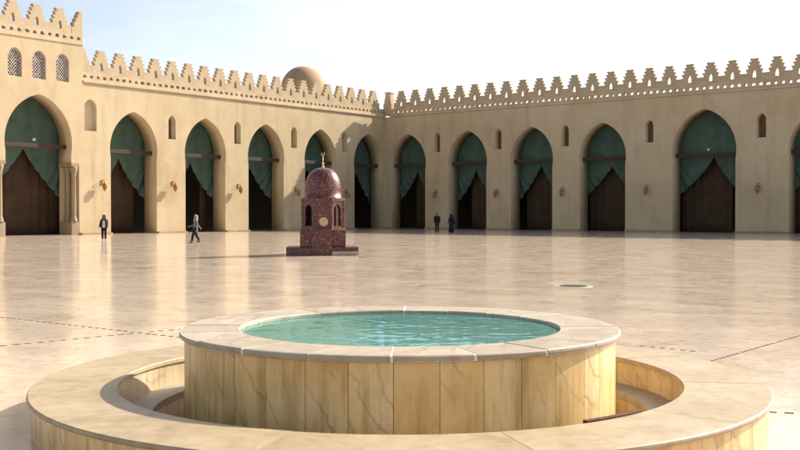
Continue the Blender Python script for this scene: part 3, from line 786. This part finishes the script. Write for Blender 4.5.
def person(loc, rz, h, pose, label):
    """figure faces -Y locally; pose gives leg swing and arm positions in metres at height 1.7"""
    r = empty('person', (loc[0], loc[1], 0), rz); s = h / 1.7; r.scale = (s, s, s)
    sw = pose['stride']
    hipL, hipR = (.09, 0, .90), (-.09, 0, .90)
    footL, footR = (.10, -sw, .07), (-.10, sw, .07)
    liftR = .05 if sw > .1 else 0
    kneeL = (.10, -sw * .55 - .03, .50); kneeR = (-.10, sw * .38 - .05, .49)
    P = [(0, 0, .95, (.15, .11)), (0, 0, 1.10, (.135, .095)), (0, 0, 1.28, (.155, .105)), (0, .01, 1.40, (.12, .085)), (0, 0, 1.47, .055), (0, -.01, 1.53, .065), (0, -.015, 1.60, (.078, .092)), (0, -.01, 1.66, (.06, .07))]
    E = [(i, i + 1) for i in range(7)]
    def chain(a, ptsl):
        prev = a; ids = []
        for p in ptsl: P.append(p); E.append((prev, len(P) - 1)); prev = len(P) - 1; ids.append(prev)
        return ids
    for hp_, kn, ft_, lift in ((hipL, kneeL, footL, 0), (hipR, kneeR, footR, liftR)):
        chain(0, [(*hp_, .088), (*kn, .058), (ft_[0], ft_[1], ft_[2] + lift + .02, .040), (ft_[0], ft_[1] - .13, ft_[2] + lift - .035, .034)])
    arms = {}
    for sgn, key in ((1, 'armL'), (-1, 'armR')):
        el, wr_ = pose[key]
        ids = chain(3, [(sgn * .17, .01, 1.38, .056), (el[0], el[1], el[2], .042), (wr_[0], wr_[1], wr_[2], .028)])
        d = (Vector(wr_) - Vector(el)).normalized(); side_ = d.cross(Vector((0, 1, 0)))
        side_ = side_.normalized() if side_.length > .1 else Vector((1, 0, 0))
        nrm = d.cross(side_).normalized()
        palm = Vector(wr_) + d * .07
        pid = chain(ids[-1], [(*palm, .026)])[0]
        for q, ln in ((-.028, .065), (-.010, .08), (.010, .085), (.028, .075)):
            b0 = palm + nrm * q + d * .025
            chain(pid, [(*b0, .009), (*(b0 + d * ln * .5), .008), (*(b0 + d * ln * .85 + side_ * .02), .007)])
        tb = palm - d * .035 + nrm * -.035
        chain(pid, [(*tb, .010), (*(tb + d * .03 - nrm * .02), .009)])
        arms[key] = (el, wr_)
    # nose
    chain(6, [(0, -.115, 1.585, .012)])
    skin('body', P, E, SKIN, r)
    b = bmesh.new()
    for sg in (-1, 1):
        bmesh.ops.create_uvsphere(b, u_segments=8, v_segments=6, radius=.012, matrix=Matrix.Translation((sg * .032, -.098, 1.605)))
    obj('eyes', b, K['black'], r)
    b = bmesh.new(); box(b, -.025, .025, -.104, -.09, 1.538, 1.55, .004); obj('mouth', b, plain('lips', (.25, .09, .07), .5), r)
    # clothes
    if pose.get('robe'):
        skin('robe', [(0, 0, 1.42, (.14, .11)), (0, 0, 1.25, (.185, .14)), (0, 0, 1.0, (.20, .16)), (0, .01, .6, (.25, .21)), (0, .02, .10, (.31, .26)), (0, .02, .04, (.31, .26))], [(i, i + 1) for i in range(5)], K[pose['top']], r)
    else:
        for nm, hp_, kn, ft_, lift in (('trouser_leg', hipL, kneeL, footL, 0), ('trouser_leg', hipR, kneeR, footR, liftR)):
            skin(nm, [(hp_[0] * .6, 0, .98, (.11, .13)), (*hp_, .115), (*kn, .085), (ft_[0], ft_[1], ft_[2] + lift + .01, .072)], [(0, 1), (1, 2), (2, 3)], K[pose['legs']], r)
        tb_ = pose.get('hem', .86)
        skin('top', [(0, .01, 1.485, (.085, .075)), (0, .01, 1.43, (.165, .115)), (0, 0, 1.36, (.185, .13)), (0, 0, 1.22, (.19, .14)), (0, 0, 1.02, (.18, .14)), (0, 0, tb_, (.20, .155))], [(i, i + 1) for i in range(5)], K[pose['top']], r)
    for sgn, key in ((1, 'armL'), (-1, 'armR')):
        el, wr_ = arms[key]
        skin('sleeve', [(sgn * .12, .01, 1.41, .085), (sgn * .18, .01, 1.37, .082), (*el, .064), (*wr_, .052)], [(0, 1), (1, 2), (2, 3)], K[pose.get('sleeve', pose['top'])], r)
    for ft_, lift in ((footL, 0), (footR, liftR)):
        skin('shoe', [(ft_[0], ft_[1] + .05, .035 + lift, .04), (ft_[0], ft_[1] - .06, .035 + lift, .042), (ft_[0], ft_[1] - .16, .03 + lift, .034)], [(0, 1), (1, 2)], K['shoe'], r)
    if pose.get('jacket'):
        for sgn in (-1, 1):
            skin('jacket_front', [(sgn * .10, -.05, 1.43, (.07, .07)), (sgn * .125, -.06, 1.2, (.07, .10)), (sgn * .135, -.05, .80, (.07, .12))], [(0, 1), (1, 2)], K[pose['jacket']], r)
        skin('jacket_back', [(0, .05, 1.44, (.14, .08)), (0, .06, 1.2, (.20, .10)), (0, .06, .82, (.22, .12))], [(0, 1), (1, 2)], K[pose['jacket']], r)
    if pose.get('scarf'):
        b = bmesh.new()
        # hood: open at the face, falls to the shoulders
        for i in range(0, 1): pass
        nseg = 18; rows = []
        for z, rx, ry, cy in ((1.715, .02, .02, 0.0), (1.70, .07, .075, .005), (1.66, .098, .115, .01), (1.60, .108, .128, .015), (1.53, .105, .122, .02), (1.47, .11, .115, .02), (1.41, .16, .125, .01), (1.34, .185, .14, 0.0)):
            row = []
            for k in range(nseg + 1):
                openg = R_(52) if 1.52 < z < 1.67 else (R_(20) if z > 1.69 else R_(4))
                a = -PI / 2 + openg + (2 * PI - 2 * openg) * k / nseg
                row.append(b.verts.new((rx * math.cos(a), cy + ry * math.sin(a), z)))
            rows.append(row)
        for A, B in zip(rows, rows[1:]):
            for k in range(nseg): b.faces.new((A[k], A[k + 1], B[k + 1], B[k]))
        o = obj('headscarf', b, K[pose['scarf']], r, True); sd = o.modifiers.new('t', 'SOLIDIFY'); sd.thickness = .012; sd.offset = 1
    else:
        skin('hair', [(0, .02, 1.69, (.075, .085)), (0, .045, 1.63, (.085, .07)), (0, .06, 1.55, (.075, .045))], [(0, 1), (1, 2)], K['hair'], r)
    if pose.get('bag'):
        b = bmesh.new(); bx, by, bz = pose['bag']
        box(b, bx - .06, bx + .06, by - .14, by + .14, bz - .14, bz + .10, .04); tube(b, [(bx, by - .1, bz + .1), (bx * .9, by - .03, bz + .4), (bx * .75, by, 1.44), (bx * .9, by + .05, bz + .4), (bx, by + .1, bz + .1)], .012, 6)
        o = obj('shoulder_bag', b, K['black'], None)
        o.location = r.location; o.rotation_euler = r.rotation_euler; o.scale = r.scale
        tag(o, pose['bag_label'], 'bag')
    tag(r, label, 'person')
    return r
dn = lambda y1, y2: ((.24, y1, 1.10), (.25, y2, .86))
def armR(p): return tuple((-a, b_, c) for a, b_, c in p)
def at(px, feet): 
    d = F_PX * CAM_H / (feet - HORIZON); return ((px - 400) / F_PX * d, d)
person(at(104, 240.5), R_(8), 1.56, dict(stride=.05, armL=((.215, .02, 1.10), (.205, -.06, .86)), armR=((-.24, .02, 1.12), (-.30, -.05, .90)), top='white', sleeve='charcoal', jacket='charcoal', legs='black', scarf='brownscarf', hem=.80),
       'woman in an open dark jacket over a white shirt walking towards the camera'.replace('woman', 'person'))
person(at(195.5, 243), R_(-72), 1.58, dict(stride=.24, armL=((.25, .10, 1.12), (.26, .22, .95)), armR=((-.25, -.06, 1.10), (-.25, -.30, 1.02)), top='grey', legs='black', scarf='pink', hem=.60),
       'person in a grey printed tunic and pale scarf striding left past the sunlit arches')
person(at(437, 233.3), R_(170), 1.70, dict(stride=.05, armL=((.22, .0, 1.10), (.20, -.04, .86)), armR=((-.22, .02, 1.10), (-.19, -.12, .88)), top='maroon', legs='jeans', hem=.84),
       'person in a dark maroon top and jeans standing by the shaded wall')
person(at(451.3, 232.8), R_(205), 1.55, dict(stride=.04, armL=dn(-.02, -.14), armR=armR(dn(.0, -.05)), top='navy', robe=True, scarf='navy', bag=(-.32, .02, .95), bag_label='small dark shoulder bag carried by the person in the navy robe'),
       'person in a long navy robe and headscarf standing by the shaded wall')
